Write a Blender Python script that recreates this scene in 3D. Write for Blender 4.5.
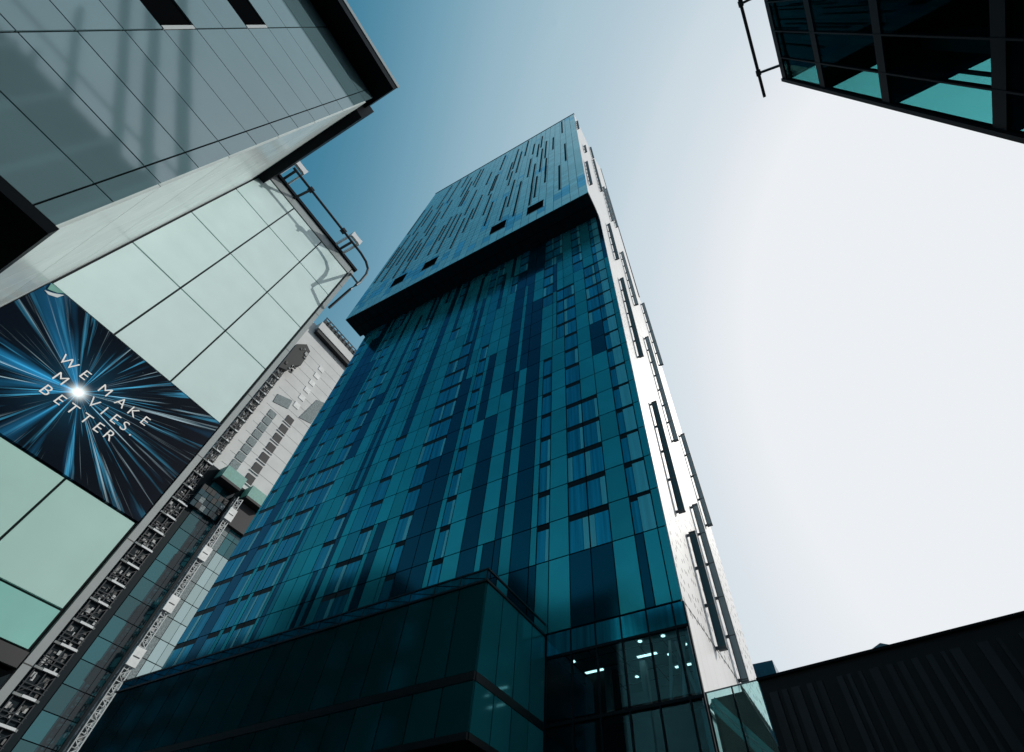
import bpy, bmesh, math, random
from mathutils import Vector, Matrix
random.seed(7)
R = math.radians
for o in list(bpy.data.objects): bpy.data.objects.remove(o)
sc = bpy.context.scene
COL = sc.collection

# ------------------------------------------------------------------ camera
cam = bpy.data.cameras.new("camera"); co = bpy.data.objects.new("camera", cam); COL.objects.link(co)
PITCH, ROLL, AZ = R(55.72), R(1.547), R(29.4)
fwd = Vector((0, math.cos(PITCH), math.sin(PITCH))); up = Vector((0, -math.sin(PITCH), math.cos(PITCH))); rt = Vector((1, 0, 0))
r2 = math.cos(ROLL)*rt + math.sin(ROLL)*up; u2 = -math.sin(ROLL)*rt + math.cos(ROLL)*up
rot = Matrix(((r2.x, u2.x, -fwd.x), (r2.y, u2.y, -fwd.y), (r2.z, u2.z, -fwd.z)))
co.matrix_world = Matrix.Translation((0, 0, 1.7)) @ (Matrix.Rotation(AZ, 3, 'Z') @ rot).to_4x4()
cam.sensor_width = 36; cam.lens = 490.12/1024*36
cam.shift_x = (512-548.39)/1024; cam.shift_y = (357.54-376)/1024
cam.clip_start = 0.1; cam.clip_end = 5000
sc.camera = co

# ------------------------------------------------------------------ sky, sun, exposure
SUN_AZ, SUN_EL = R(42.5), R(37)
w = bpy.data.worlds.new("World"); sc.world = w; w.use_nodes = True
nt = w.node_tree; bg = nt.nodes["Background"]
sky = nt.nodes.new("ShaderNodeTexSky"); sky.sky_type = 'NISHITA'; sky.sun_disc = False
sky.sun_elevation = SUN_EL; sky.sun_rotation = SUN_AZ
sky.air_density = 1.0; sky.dust_density = 8.0; sky.ozone_density = 1.0
# the sky is graded by its own brightness: hazy white towards the sun, teal blue away from it
SKY = 0.12
bw = nt.nodes.new("ShaderNodeRGBToBW"); nt.links.new(sky.outputs[0], bw.inputs[0])
ml = nt.nodes.new("ShaderNodeMath"); ml.operation = 'MULTIPLY'; ml.inputs[1].default_value = SKY; nt.links.new(bw.outputs[0], ml.inputs[0])
rp = nt.nodes.new("ShaderNodeValToRGB"); cr = rp.color_ramp; nt.links.new(ml.outputs[0], rp.inputs[0])
def lin(c): return tuple((v/255/12.92 if v/255 <= .04045 else ((v/255+.055)/1.055)**2.4) for v in c) + (1,)
stops = [(.10, (0, 70, 106)), (.142, (64, 126, 154)), (.165, (112, 158, 180)), (.19, (143, 178, 195)), (.23, (164, 192, 206)), (.42, (203, 217, 226)), (.75, (226, 232, 238)), (1.0, (236, 240, 244))]
cr.elements[0].position = stops[0][0]; cr.elements[0].color = lin(stops[0][1]); cr.elements[1].position = 1.0; cr.elements[1].color = lin(stops[-1][1])
for p, c in stops[1:-1]: e = cr.elements.new(p); e.color = lin(c)
sk = nt.nodes.new("ShaderNodeVectorMath"); sk.operation = 'SCALE'; sk.inputs["Scale"].default_value = 1/SKY; nt.links.new(rp.outputs[0], sk.inputs[0])
nt.links.new(sk.outputs[0], bg.inputs[0]); bg.inputs[1].default_value = SKY
sd = bpy.data.lights.new("sun", 'SUN'); sd.energy = 3.2; sd.angle = R(0.5); sd.color = (1, .95, .88)
so = bpy.data.objects.new("sun", sd); COL.objects.link(so)
sv = Vector((math.sin(SUN_AZ)*math.cos(SUN_EL), math.cos(SUN_AZ)*math.cos(SUN_EL), math.sin(SUN_EL)))
so.rotation_euler = sv.to_track_quat('Z', 'Y').to_euler(); so.location = (30, 30, 200)
vs = sc.view_settings; vs.view_transform = 'Standard'; vs.look = 'None'; vs.gamma = 1; vs.use_curve_mapping = False
vs.exposure = 0.0
sc.cycles.max_bounces = 10; sc.cycles.transparent_max_bounces = 16

# ------------------------------------------------------------------ materials
def mat(name, col, rough=.5, spec=.5, metal=0, vary=0, noise=0, nscale=3, ior=1.5, coat=0, bump=0, bscale=20, streak=0, tint=None):
    """col is the surface's own colour; vary = random brightness per loose panel; noise = mottling"""
    m = bpy.data.materials.new(name); m.use_nodes = True
    n = m.node_tree.nodes; l = m.node_tree.links; b = n["Principled BSDF"]
    b.inputs["Base Color"].default_value = (*col, 1); b.inputs["Roughness"].default_value = rough
    b.inputs["Specular IOR Level"].default_value = spec; b.inputs["Metallic"].default_value = metal; b.inputs["IOR"].default_value = ior
    b.inputs["Coat Weight"].default_value = coat
    out = None
    if vary:
        g = n.new("ShaderNodeNewGeometry"); mr = n.new("ShaderNodeMapRange")
        mr.inputs[3].default_value = 1-vary; mr.inputs[4].default_value = 1+vary
        l.new(g.outputs["Random Per Island"], mr.inputs[0]); out = mr.outputs[0]
    if noise:
        tc = n.new("ShaderNodeTexCoord"); t = n.new("ShaderNodeTexNoise"); t.inputs["Scale"].default_value = nscale; t.inputs["Detail"].default_value = 6
        l.new(tc.outputs["Object"], t.inputs["Vector"])
        mr = n.new("ShaderNodeMapRange"); mr.inputs[1].default_value = .3; mr.inputs[2].default_value = .7
        mr.inputs[3].default_value = 1-noise; mr.inputs[4].default_value = 1+noise
        l.new(t.outputs[0], mr.inputs[0])
        if out:
            mu = n.new("ShaderNodeMath"); mu.operation = 'MULTIPLY'; l.new(out, mu.inputs[0]); l.new(mr.outputs[0], mu.inputs[1]); out = mu.outputs[0]
        else: out = mr.outputs[0]
    if streak:   # soft vertical folds
        tc = n.new("ShaderNodeTexCoord"); mp = n.new("ShaderNodeMapping"); mp.inputs["Scale"].default_value = (4.5, 4.5, .12); t = n.new("ShaderNodeTexNoise"); t.inputs["Scale"].default_value = 1; t.inputs["Detail"].default_value = 4
        l.new(tc.outputs["Object"], mp.inputs[0]); l.new(mp.outputs[0], t.inputs["Vector"])
        mr = n.new("ShaderNodeMapRange"); mr.inputs[1].default_value = .3; mr.inputs[2].default_value = .7; mr.inputs[3].default_value = 1-streak; mr.inputs[4].default_value = 1+streak
        l.new(t.outputs[0], mr.inputs[0])
        if out:
            mu = n.new("ShaderNodeMath"); mu.operation = 'MULTIPLY'; l.new(out, mu.inputs[0]); l.new(mr.outputs[0], mu.inputs[1]); out = mu.outputs[0]
        else: out = mr.outputs[0]
    if tint: b.inputs["Specular Tint"].default_value = (*tint, 1)
    if out:
        vm = n.new("ShaderNodeVectorMath"); vm.operation = 'SCALE'; vm.inputs[0].default_value = col
        l.new(out, vm.inputs["Scale"]); l.new(vm.outputs[0], b.inputs["Base Color"])
    if bump:
        tc = n.new("ShaderNodeTexCoord"); t = n.new("ShaderNodeTexNoise"); t.inputs["Scale"].default_value = bscale; t.inputs["Detail"].default_value = 3
        bp = n.new("ShaderNodeBump"); bp.inputs["Strength"].default_value = bump; bp.inputs["Distance"].default_value = .02
        l.new(tc.outputs["Object"], t.inputs["Vector"]); l.new(t.outputs[0], bp.inputs["Height"]); l.new(bp.outputs[0], b.inputs["Normal"])
    return m

def glass(name, tint, refl=.04, gcol=(.6, .85, .9)):
    """clear tinted pane: sees through, with reflection rising at grazing angles (tint applies at each of the pane's two faces)"""
    m = bpy.data.materials.new(name); m.use_nodes = True
    n = m.node_tree.nodes; l = m.node_tree.links; n.remove(n["Principled BSDF"])
    tr = n.new("ShaderNodeBsdfTransparent"); tr.inputs[0].default_value = (*tint, 1)
    gl = n.new("ShaderNodeBsdfGlossy"); gl.inputs["Roughness"].default_value = .01; gl.inputs[0].default_value = (*gcol, 1)
    lw = n.new("ShaderNodeLayerWeight"); lw.inputs[0].default_value = .5
    pw = n.new("ShaderNodeMath"); pw.operation = 'POWER'; pw.inputs[1].default_value = 4.5; l.new(lw.outputs["Facing"], pw.inputs[0])
    ad = n.new("ShaderNodeMath"); ad.operation = 'ADD'; ad.use_clamp = True; ad.inputs[1].default_value = refl
    mx = n.new("ShaderNodeMixShader"); l.new(pw.outputs[0], ad.inputs[0]); l.new(ad.outputs[0], mx.inputs[0])
    l.new(tr.outputs[0], mx.inputs[1]); l.new(gl.outputs[0], mx.inputs[2]); l.new(mx.outputs[0], n["Material Output"].inputs[0])
    return m

def emit(name, col, s):
    m = bpy.data.materials.new(name); m.use_nodes = True; n = m.node_tree.nodes; b = n["Principled BSDF"]
    b.inputs["Base Color"].default_value = (.8, .8, .8, 1); b.inputs["Emission Color"].default_value = (*col, 1); b.inputs["Emission Strength"].default_value = s
    return m

M = dict(
    joint=mat("mullion dark", (.002, .009, .013), .5, .1),
    lite=mat("teal spandrel glass", (.026, .34, .385), .18, .4, metal=.62, tint=(.1, .62, .75), vary=.16, noise=.06, nscale=.6, bump=.06, bscale=.7),
    dark=mat("dark glass", (.001, .060, .095), .12, .4, metal=.7, vary=.22, noise=.05, nscale=.5, tint=(.15, .7, 1)),
    mid=mat("mid teal glass", (.010, .24, .31), .14, .4, metal=.62, vary=.15, noise=.05, nscale=.6, tint=(.3, .8, 1)),
    pane=mat("blue window glass", (.008, .23, .34), .10, .5, metal=.6, tint=(.1, .6, .8), vary=.25, streak=.35),
    trans=mat("dark window head", (.001, .008, .012), .4, .1),
    curt=mat("curtained glass", (.08, .42, .48), .14, .5, metal=.42, vary=.15, streak=.15),
    uplite=mat("upper block pale glass", (.62, .80, .76), .12, .5, metal=.85, vary=.10, noise=.04, nscale=.5),
    upblue=mat("upper block blue glass", (.14, .58, .78), .08, .5, metal=.75, vary=.2),
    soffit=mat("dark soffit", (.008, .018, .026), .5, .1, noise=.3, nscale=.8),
    slot=mat("dark slot", (.004, .030, .045), .5, 0),
    fin=mat("grey fin glass", (.03, .085, .105), .4, .15),
    palefin=mat("pale fin glass", (.26, .32, .34), .4, .15),
    whitefin=mat("white fin metal", (.75, .77, .78), .4),
    bracket=mat("bracket dark metal", (.05, .06, .07), .5),
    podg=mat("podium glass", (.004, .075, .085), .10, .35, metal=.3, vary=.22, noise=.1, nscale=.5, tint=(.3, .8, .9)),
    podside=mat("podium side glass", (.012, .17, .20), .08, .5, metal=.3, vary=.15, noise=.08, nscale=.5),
    podband=mat("podium dark band", (.002, .006, .008), .4),
    grey=mat("grey glazed cladding", (.115, .20, .225), .06, .5, vary=.06, noise=.05, nscale=.8, ior=2.5, bump=.05, bscale=.5),
    black=mat("black metal", (.004, .006, .008), .5, .06),
    blackmatt=mat("black opening", (.003, .004, .005), .7, 0),
    sill=mat("pale sill", (.5, .55, .57), .5),
    retn=mat("pale return cladding", (.50, .58, .58), .25, .5, vary=.06, noise=.06, nscale=1.2),
    mint=mat("mint glass panel", (.53, .68, .68), .20, .5, noise=.035, nscale=1.0, bump=.04, bscale=.5),
    mintmid=mat("green mint panel with painted falloff", (.38, .60, .56), .22, .5, noise=.035, nscale=1.0, bump=.04, bscale=.5),  # greener lower row, with lens falloff darkening painted into the colour
    mintlow=mat("teal mint panel with painted falloff", (.22, .51, .47), .2, .5, noise=.06, nscale=1.0, bump=.04, bscale=.5),  # teal bottom row; part of its darkness is painted corner falloff
    seam=mat("black gasket", (.008, .012, .014), .5),
    trim=mat("grey metal trim", (.25, .29, .30), .4, noise=.05),
    rail=mat("dark rail metal", (.015, .02, .025), .4, metal=.3),
    brk=mat("pale bracket metal", (.55, .58, .6), .45),
    conc=mat("pale concrete", (.53, .55, .55), .8, .2, noise=.08, nscale=.25),
    concd=mat("grey concrete", (.20, .22, .22), .8, .2, noise=.3, nscale=.6),
    hole=mat("dark opening", (.010, .013, .016), .7),
    mesh=mat("safety mesh", (.16, .20, .21), .8, noise=.45, nscale=5),
    site=mat("site clutter", (.20, .21, .21), .7, vary=.9, noise=.4, nscale=3),
    sitewhite=mat("white site panel", (.58, .61, .61), .6, noise=.15, nscale=1.5),
    galv=mat("galvanised lattice", (.30, .33, .34), .5, vary=.3),
    tealpane=mat("teal curtain wall pane", (.016, .10, .118), .12, .5, vary=.35),
    darkpane=mat("dark curtain wall pane", (.006, .035, .045), .1, .5, vary=.4),
    litpane=mat("pale curtain wall pane", (.30, .42, .44), .2, .5, vary=.10),
    greenbox=mat("green protection screen", (.12, .30, .26), .6, noise=.15),
    wallrib=mat("black ribbed wall", (.0035, .0045, .006), .55, .25),
    rib=mat("charcoal wall rib", (.010, .012, .016), .5, .3, vary=.5, noise=.2, nscale=1.5),
    farblue=mat("far blue glass", (.02, .09, .13), .2, .5, vary=.2),
    farroof=mat("far blue roof", (.03, .09, .12), .4),
    cglass=glass("clear lobby glass", (.52, .76, .80), .04, (.3, .7, .85)),
    trglass=glass("teal tinted glass", (.50, .86, .86), .005, (.06, .16, .16)),
    endglass=glass("clear end glass", (.64, .84, .84), .02),
    wallglass=glass("screen glass", (.72, .90, .90), .02),
    rakesteel=mat("pale teal painted steel", (.20, .31, .34), .5),
    inter=mat("dark interior", (.008, .013, .015), .8, .1),
    interlt=mat("pale interior", (.22, .30, .32), .6),
    strut=mat("white strut", (.6, .65, .66), .5),
    lamp=emit("ceiling lamp", (1, .95, .88), 3),
    brick=mat("dark brick", (.05, .035, .03), .85, .1, noise=.2, nscale=3),
    asphalt=mat("asphalt", (.05, .05, .052), .85, .3, noise=.2, nscale=1.5),
    paving=mat("stone paving", (.16, .16, .155), .8, .3, noise=.15, nscale=2),
    kerb=mat("kerb stone", (.25, .25, .24), .8, .3),
    paint=mat("road paint", (.7, .7, .66), .7),
    letter=emit("white lettering", (1, 1, 1), 0),
)

# white tower skin: perforations and panel seams are part of the sheet metal itself
def white_skin():
    m = bpy.data.materials.new("white perforated sheet"); m.use_nodes = True
    n = m.node_tree.nodes; l = m.node_tree.links; b = n["Principled BSDF"]; b.inputs["Roughness"].default_value = .4
    tc = n.new("ShaderNodeTexCoord"); sp = n.new("ShaderNodeSeparateXYZ"); l.new(tc.outputs["Object"], sp.inputs[0])
    def math_(op, a, bb=None, clamp=False):
        q = n.new("ShaderNodeMath"); q.operation = op; q.use_clamp = clamp
        for i, v in enumerate((a, bb)):
            if v is None: continue
            if isinstance(v, (int, float)): q.inputs[i].default_value = v
            else: l.new(v, q.inputs[i])
        return q.outputs[0]
    # scattered bolt holes: voronoi cells stretched vertically, one hole per cell
    mp = n.new("ShaderNodeCombineXYZ"); l.new(math_('MULTIPLY', sp.outputs[1], 1.5), mp.inputs[0]); l.new(math_('MULTIPLY', sp.outputs[2], .95), mp.inputs[1])
    vo = n.new("ShaderNodeTexVoronoi"); vo.voronoi_dimensions = '2D'; vo.inputs["Scale"].default_value = 1.3; vo.inputs["Randomness"].default_value = .75; l.new(mp.outputs[0], vo.inputs["Vector"])
    hole = math_('LESS_THAN', vo.outputs["Distance"], .165)
    up_ = math_('GREATER_THAN', sp.outputs[2], 13.6); hole = math_('MULTIPLY', math_('MULTIPLY', hole, up_), math_('LESS_THAN', sp.outputs[2], 48))
    seam = math_('LESS_THAN', math_('FRACT', math_('DIVIDE', sp.outputs[1], 1.1)), .02)
    hz = math_('LESS_THAN', math_('FRACT', math_('DIVIDE', math_('ADD', sp.outputs[2], .35), 2.566)), .016); vz = math_('LESS_THAN', math_('FRACT', math_('DIVIDE', sp.outputs[1], 2.8)), .012)
    grid = math_('MULTIPLY', math_('MAXIMUM', hz, vz), up_)
    low = math_('SUBTRACT', 1, up_); seam = math_('MULTIPLY', seam, low)
    ns = n.new("ShaderNodeTexNoise"); ns.inputs["Scale"].default_value = .4; ns.inputs["Detail"].default_value = 5; l.new(tc.outputs["Object"], ns.inputs["Vector"])
    v = math_('ADD', .62, math_('MULTIPLY', ns.outputs[0], .16))
    v = math_('MULTIPLY', v, math_('SUBTRACT', 1, math_('MULTIPLY', hole, .85)))
    v = math_('MULTIPLY', v, math_('SUBTRACT', 1, math_('MULTIPLY', seam, .4)))
    v = math_('MULTIPLY', v, math_('SUBTRACT', 1, math_('MULTIPLY', grid, .4)))
    cb = n.new("ShaderNodeCombineColor"); [l.new(v, cb.inputs[i]) for i in range(3)]
    l.new(cb.outputs[0], b.inputs["Base Color"])
    return m
M['white'] = white_skin()

# poster artwork: a burst of blue light streaks, printed on the banner
def burst(cy, cz):
    m = bpy.data.materials.new("blue starburst print"); m.use_nodes = True
    n = m.node_tree.nodes; l = m.node_tree.links; b = n["Principled BSDF"]; b.inputs["Roughness"].default_value = .45; b.inputs["Specular IOR Level"].default_value = .04
    def mt(op, a, bb=None, clamp=False):
        q = n.new("ShaderNodeMath"); q.operation = op; q.use_clamp = clamp
        for i, v in enumerate((a, bb)):
            if v is None: continue
            if isinstance(v, (int, float)): q.inputs[i].default_value = v
            else: l.new(v, q.inputs[i])
        return q.outputs[0]
    tc = n.new("ShaderNodeTexCoord"); sp = n.new("ShaderNodeSeparateXYZ"); l.new(tc.outputs["Object"], sp.inputs[0])
    y = mt('SUBTRACT', sp.outputs[1], cy); z = mt('SUBTRACT', sp.outputs[2], cz)
    r = mt('SQRT', mt('ADD', mt('MULTIPLY', y, y), mt('MULTIPLY', z, z)))
    inv = mt('DIVIDE', 1, mt('MAXIMUM', r, .001))
    cy_, sz_ = mt('MULTIPLY', y, inv), mt('MULTIPLY', z, inv)      # direction from the centre
    def rays(scale, rk, lo, hi, seed):
        cb = n.new("ShaderNodeCombineXYZ"); l.new(mt('MULTIPLY', cy_, scale), cb.inputs[0]); l.new(mt('MULTIPLY', sz_, scale), cb.inputs[1]); l.new(mt('ADD', mt('MULTIPLY', r, rk), seed), cb.inputs[2])
        t = n.new("ShaderNodeTexNoise"); t.inputs["Scale"].default_value = 1; t.inputs["Detail"].default_value = 3; t.inputs["Roughness"].default_value = .65; l.new(cb.outputs[0], t.inputs["Vector"])
        mr = n.new("ShaderNodeMapRange"); mr.inputs[1].default_value = lo; mr.inputs[2].default_value = hi; l.new(t.outputs[0], mr.inputs[0]); return mr.outputs[0]
    a = rays(2.0, .1, .50, .74, 3); c = rays(12, .22, .55, .77, 9); d = rays(28, .18, .60, .80, 21)
    msk = rays(1.1, .05, .42, .62, 40); c = mt('MULTIPLY', c, mt('ADD', .25, msk)); d = mt('MULTIPLY', d, mt('ADD', .35, msk))
    fall = mt('POWER', 2.718, mt('MULTIPLY', r, -.42)); ring = mt('MULTIPLY', fall, 1.0)
    core = mt('POWER', 2.718, mt('MULTIPLY', mt('MULTIPLY', r, r), -34))
    def colr(c3, v):
        q = n.new("ShaderNodeVectorMath"); q.operation = 'SCALE'; q.inputs[0].default_value = c3; l.new(v, q.inputs["Scale"]); return q.outputs[0]
    def add(p, q2):
        q = n.new("ShaderNodeVectorMath"); q.operation = 'ADD'; l.new(p, q.inputs[0]); l.new(q2, q.inputs[1]); return q.outputs[0]
    va = n.new("ShaderNodeValue"); va.outputs[0].default_value = 1
    col = colr((.0008, .004, .010), va.outputs[0])
    col = add(col, colr((.03, .44, .95), mt('MULTIPLY', a, ring)))
    col = add(col, colr((.08, .50, .85), mt('MULTIPLY', mt('MULTIPLY', c, ring), 3.2)))
    col = add(col, colr((.6, .85, 1.0), mt('MULTIPLY', mt('MULTIPLY', d, fall), 2.8)))
    col = add(col, colr((1.6, 1.7, 1.7), core))
    halo = mt('POWER', 2.718, mt('MULTIPLY', mt('MULTIPLY', r, r), -1.1)); col = add(col, colr((.02, .16, .30), mt('MULTIPLY', halo, mt('ADD', .25, a))))
    # tiny dust specks
    vo = n.new("ShaderNodeTexVoronoi"); vo.inputs["Scale"].default_value = 2.6; l.new(tc.outputs["Object"], vo.inputs["Vector"])
    col = add(col, colr((.12, .2, .25), mt('LESS_THAN', vo.outputs["Distance"], .03)))
    l.new(col, b.inputs["Base Color"])
    return m
M['burst'] = burst(1.18, 11.75)

# ------------------------------------------------------------------ mesh builder
class MB:
    def __init__(s): s.v = []; s.f = []; s.m = []; s.mats = []
    def mi(s, k):
        if k not in s.mats: s.mats.append(k)
        return s.mats.index(k)
    def box(s, x0, x1, y0, y1, z0, z1, k, jit=0, ax=None):
        if x0 > x1: x0, x1 = x1, x0
        if y0 > y1: y0, y1 = y1, y0
        if z0 > z1: z0, z1 = z1, z0
        i = len(s.v)
        P = [[x0, y0, z0], [x1, y0, z0], [x1, y1, z0], [x0, y1, z0], [x0, y0, z1], [x1, y0, z1], [x1, y1, z1], [x0, y1, z1]]
        if jit:      # pane set a hair out of true: planar tilt so that reflections differ pane to pane
            cx, cy, cz = (x0+x1)/2, (y0+y1)/2, (z0+z1)/2; ta, tb = random.uniform(-jit, jit), random.uniform(-jit, jit)
            for p in P:
                if ax == 'y' and p[1] == y0: p[1] += ta*(p[0]-cx)+tb*(p[2]-cz)
                if ax == 'x' and p[0] == x1: p[0] += ta*(p[1]-cy)+tb*(p[2]-cz)
        s.v += P; q = s.mi(k)
        for f in ((0, 3, 2, 1), (4, 5, 6, 7), (0, 1, 5, 4), (1, 2, 6, 5), (2, 3, 7, 6), (3, 0, 4, 7)): s.f.append([i+a for a in f]); s.m.append(q)
    def prism(s, pts, axis, a, b, k):
        """extrude a 2-D outline (other two axes, in order) from a to b along axis"""
        i = len(s.v); n = len(pts); q = s.mi(k)
        for t in (a, b):
            for p in pts:
                s.v.append([t, p[0], p[1]] if axis == 'x' else [p[0], t, p[1]] if axis == 'y' else [p[0], p[1], t])
        s.f.append([i+j for j in range(n)][::-1]); s.f.append([i+n+j for j in range(n)]); s.m += [q, q]
        for j in range(n): s.f.append([i+j, i+(j+1) % n, i+n+(j+1) % n, i+n+j]); s.m.append(q)
    def tube(s, pts, r, k, seg=8):
        pts = [Vector(p) for p in pts]; q = s.mi(k); rings = []
        for j, p in enumerate(pts):
            d = (pts[min(j+1, len(pts)-1)]-pts[max(j-1, 0)]).normalized()
            a = d.cross(Vector((0, 0, 1)) if abs(d.z) < .9 else Vector((1, 0, 0))).normalized(); b = d.cross(a)
            rings.append(len(s.v))
            for t in range(seg):
                an = 2*math.pi*t/seg; c = p+r*(math.cos(an)*a+math.sin(an)*b); s.v.append(list(c))
        for j in range(len(pts)-1):
            for t in range(seg): s.f.append([rings[j]+t, rings[j]+(t+1) % seg, rings[j+1]+(t+1) % seg, rings[j+1]+t]); s.m.append(q)
        s.f.append([rings[0]+t for t in range(seg)][::-1]); s.f.append([rings[-1]+t for t in range(seg)]); s.m += [q, q]
    def bar(s, a, b, w, h, k):
        """rectangular bar from a to b"""
        a, b = Vector(a), Vector(b); d = (b-a).normalized()
        u = d.cross(Vector((0, 0, 1)) if abs(d.z) < .95 else Vector((1, 0, 0))).normalized(); v = d.cross(u); i = len(s.v); q = s.mi(k)
        for p in (a, b):
            for su, sv2 in ((-1, -1), (1, -1), (1, 1), (-1, 1)): s.v.append(list(p+u*w/2*su+v*h/2*sv2))
        for f in ((0, 3, 2, 1), (4, 5, 6, 7), (0, 1, 5, 4), (1, 2, 6, 5), (2, 3, 7, 6), (3, 0, 4, 7)): s.f.append([i+a_ for a_ in f]); s.m.append(q)
    def build(s, name, parent=None, origin=None):
        me = bpy.data.meshes.new(name); o = Vector(origin) if origin else Vector((0, 0, 0))
        me.from_pydata([tuple(Vector(p)-o) for p in s.v], [], s.f)
        for k in s.mats: me.materials.append(M[k])
        for p, q in zip(me.polygons, s.m): p.material_index = q
        bm = bmesh.new(); bm.from_mesh(me); bmesh.ops.recalc_face_normals(bm, faces=bm.faces); bm.to_mesh(me); bm.free()
        ob = bpy.data.objects.new(name, me); COL.objects.link(ob)
        if parent: ob.parent = parent
        if origin: ob.location = o - (parent_loc(parent) if parent else Vector((0, 0, 0)))
        elif parent: ob.location = -parent_loc(parent)
        return ob
LOC = {}
def parent_loc(p):
    t = Vector((0, 0, 0))
    while p is not None: t = t + Vector(p.location); p = p.parent
    return t
def thing(name, loc, label, cat, group=None):
    o = bpy.data.objects.new(name, None); COL.objects.link(o); o.location = loc; o.empty_display_size = .5
    o['label'] = label; o['category'] = cat
    if group: o['group'] = group
    return o
def struct(mb, name):
    o = mb.build(name); o['kind'] = 'structure'; return o

# ------------------------------------------------------------------ ground
g = MB(); g.box(-3000, 3000, -3000, 3000, -1, 0, 'asphalt'); struct(g, "ground")
g = MB(); g.box(-14.9, -6.2, -80, 17.6, .004, .13, 'paving'); g.box(-6.2, -6.0, -80, 17.6, .004, .14, 'kerb'); struct(g, "pavement")
g = MB(); g.box(6.8, 9.9, -80, 17.6, .004, .13, 'paving'); g.box(6.6, 6.8, -80, 17.6, .004, .14, 'kerb'); struct(g, "pavement")
g = MB()
for k in range(20): g.box(.3, .42, -78+k*5, -75+k*5, .004, .009, 'paint')
struct(g, "road_marking")

# ------------------------------------------------------------------ the tower
TX = -5.0; TY = 22.0; OY = 18.5; ZB = 14.05; Z0 = 18.08; FH = 2.566; ZS = 69.4; ZT = 137.8; MOD = 1.3
T = thing("skyscraper", (-25, 30, 0), "tall slim blue-green glass tower with a wider upper block jutting out over its lower floors", "skyscraper")
b = MB()
b.box(-45.85, -5.1, 28.3, 38, 0, 14.0, 'joint'); b.box(-45.85, -12.2, 22.05, 28.3, 0, 14.0, 'joint')
b.box(-45.85, -5.1, TY+.05, 38, 14.0, ZS-.02, 'joint')
b.build("lower_body", T)
b = MB(); b.box(-47.35, -5.1, OY+.05, 36.5, ZS, ZT-.1, 'joint'); b.build("upper_body", T)
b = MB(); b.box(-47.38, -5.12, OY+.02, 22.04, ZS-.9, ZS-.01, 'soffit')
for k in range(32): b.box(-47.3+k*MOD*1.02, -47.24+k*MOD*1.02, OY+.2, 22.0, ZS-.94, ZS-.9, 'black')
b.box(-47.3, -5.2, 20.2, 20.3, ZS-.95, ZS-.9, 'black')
b.build("soffit", T)

# lower facade ------------------------------------------------
NR = 20
def rowz(r):
    return (ZB+.02, Z0) if r < 0 else (Z0+r*FH, Z0+(r+1)*FH)
ncol = 31; table = {}
def setc(c, r0, r1, t):
    for r in range(r0, r1+1): table[c, r] = t
rnd = random.Random(21)
for c in range(8, ncol):
    r = -1
    base = rnd.choice(['S', 'D', 'T', 'LW', 'X', 'L'])
    while r < NR:
        n = rnd.choice([3, 4, 5, 6, 8])
        far = c > 15
        t = rnd.choice(['L', 'S', 'D', 'W', 'W', 'LW', 'T', 'M', 'LW'] if not far else ['S', 'D', 'T', 'W', 'M', 'LW', 'W', 'X', 'L', 'LW'])
        if rnd.random() < .45: t = base
        setc(c, r, min(r+n, NR)-1, t); r += n
setc(0, -1, -1, 'S'); setc(0, 0, 19, 'WC')
setc(1, -1, 6, 'L'); setc(1, 7, 8, 'D'); setc(1, 9, 13, 'W'); setc(1, 14, 19, 'L')
setc(2, -1, -1, 'D'); setc(2, 0, 4, 'W'); setc(2, 5, 13, 'L'); setc(2, 14, 19, 'W')
setc(3, -1, -1, 'D'); setc(3, 0, 12, 'W'); setc(3, 13, 19, 'L')
setc(4, -1, 8, 'L'); setc(4, 9, 12, 'LW'); setc(4, 13, 15, 'S'); setc(4, 16, 19, 'W')
setc(5, -1, -1, 'S'); setc(5, 0, 7, 'LW'); setc(5, 8, 11, 'L'); setc(5, 12, 19, 'W')
setc(6, -1, 12, 'D'); setc(6, 13, 15, 'L'); setc(6, 16, 19, 'D')
setc(7, -1, 7, 'S'); setc(7, 8, 14, 'T'); setc(7, 15, 19, 'D')
setc(8, 1, 6, 'L'); setc(8, 7, 13, 'D'); setc(9, -1, 5, 'D'); setc(9, 6, 14, 'L')
setc(10, -1, 5, 'L'); setc(11, -1, 6, 'LW'); setc(12, -1, 8, 'D'); setc(13, -1, 4, 'D'); setc(13, 5, 11, 'W'); setc(14, 2, 10, 'W'); setc(15, 0, 12, 'L')
clad = MB(); wins = []; J = .0022
def slab(mb, x0, x1, z0, z1, k, d=.03, gx=.03, gz=.035):
    mb.box(x0+gx, x1-gx, TY-d, TY+.06, z0+gz, z1-gz, k, J, 'y')
def window(x0, x1, z0, z1, curtain):
    w_ = MB(); h = .42
    w_.box(x0+.03, x1-.03, TY-.012, TY+.06, z1-h, z1-.03, 'trans')
    if curtain > 0:
        xm = x0+(x1-x0)*(1-curtain)
        w_.box(x0+.05, xm-.01, TY-.025, TY+.06, z0+.04, z1-h-.02, 'pane', J, 'y')
        w_.box(xm+.01, x1-.04, TY-.028, TY+.06, z0+.04, z1-h*.6 if curtain > .4 else z1-h-.02, 'curt', J, 'y')
    elif curtain < 0:
        xm = x0+(x1-x0)*(-curtain)
        w_.box(x0+.05, xm-.01, TY-.028, TY+.06, z0+.04, z1-h-.02, 'curt', J, 'y')
        w_.box(xm+.01, x1-.04, TY-.025, TY+.06, z0+.04, z1-h-.02, 'pane', J, 'y')
    else: w_.box(x0+.05, x1-.04, TY-.025, TY+.06, z0+.04, z1-h-.02, 'pane', J, 'y')
    cxm = (x0+x1)/2; wins.append((math.dist((cxm, TY, z0), (0, 0, 1.7)), w_))
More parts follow.
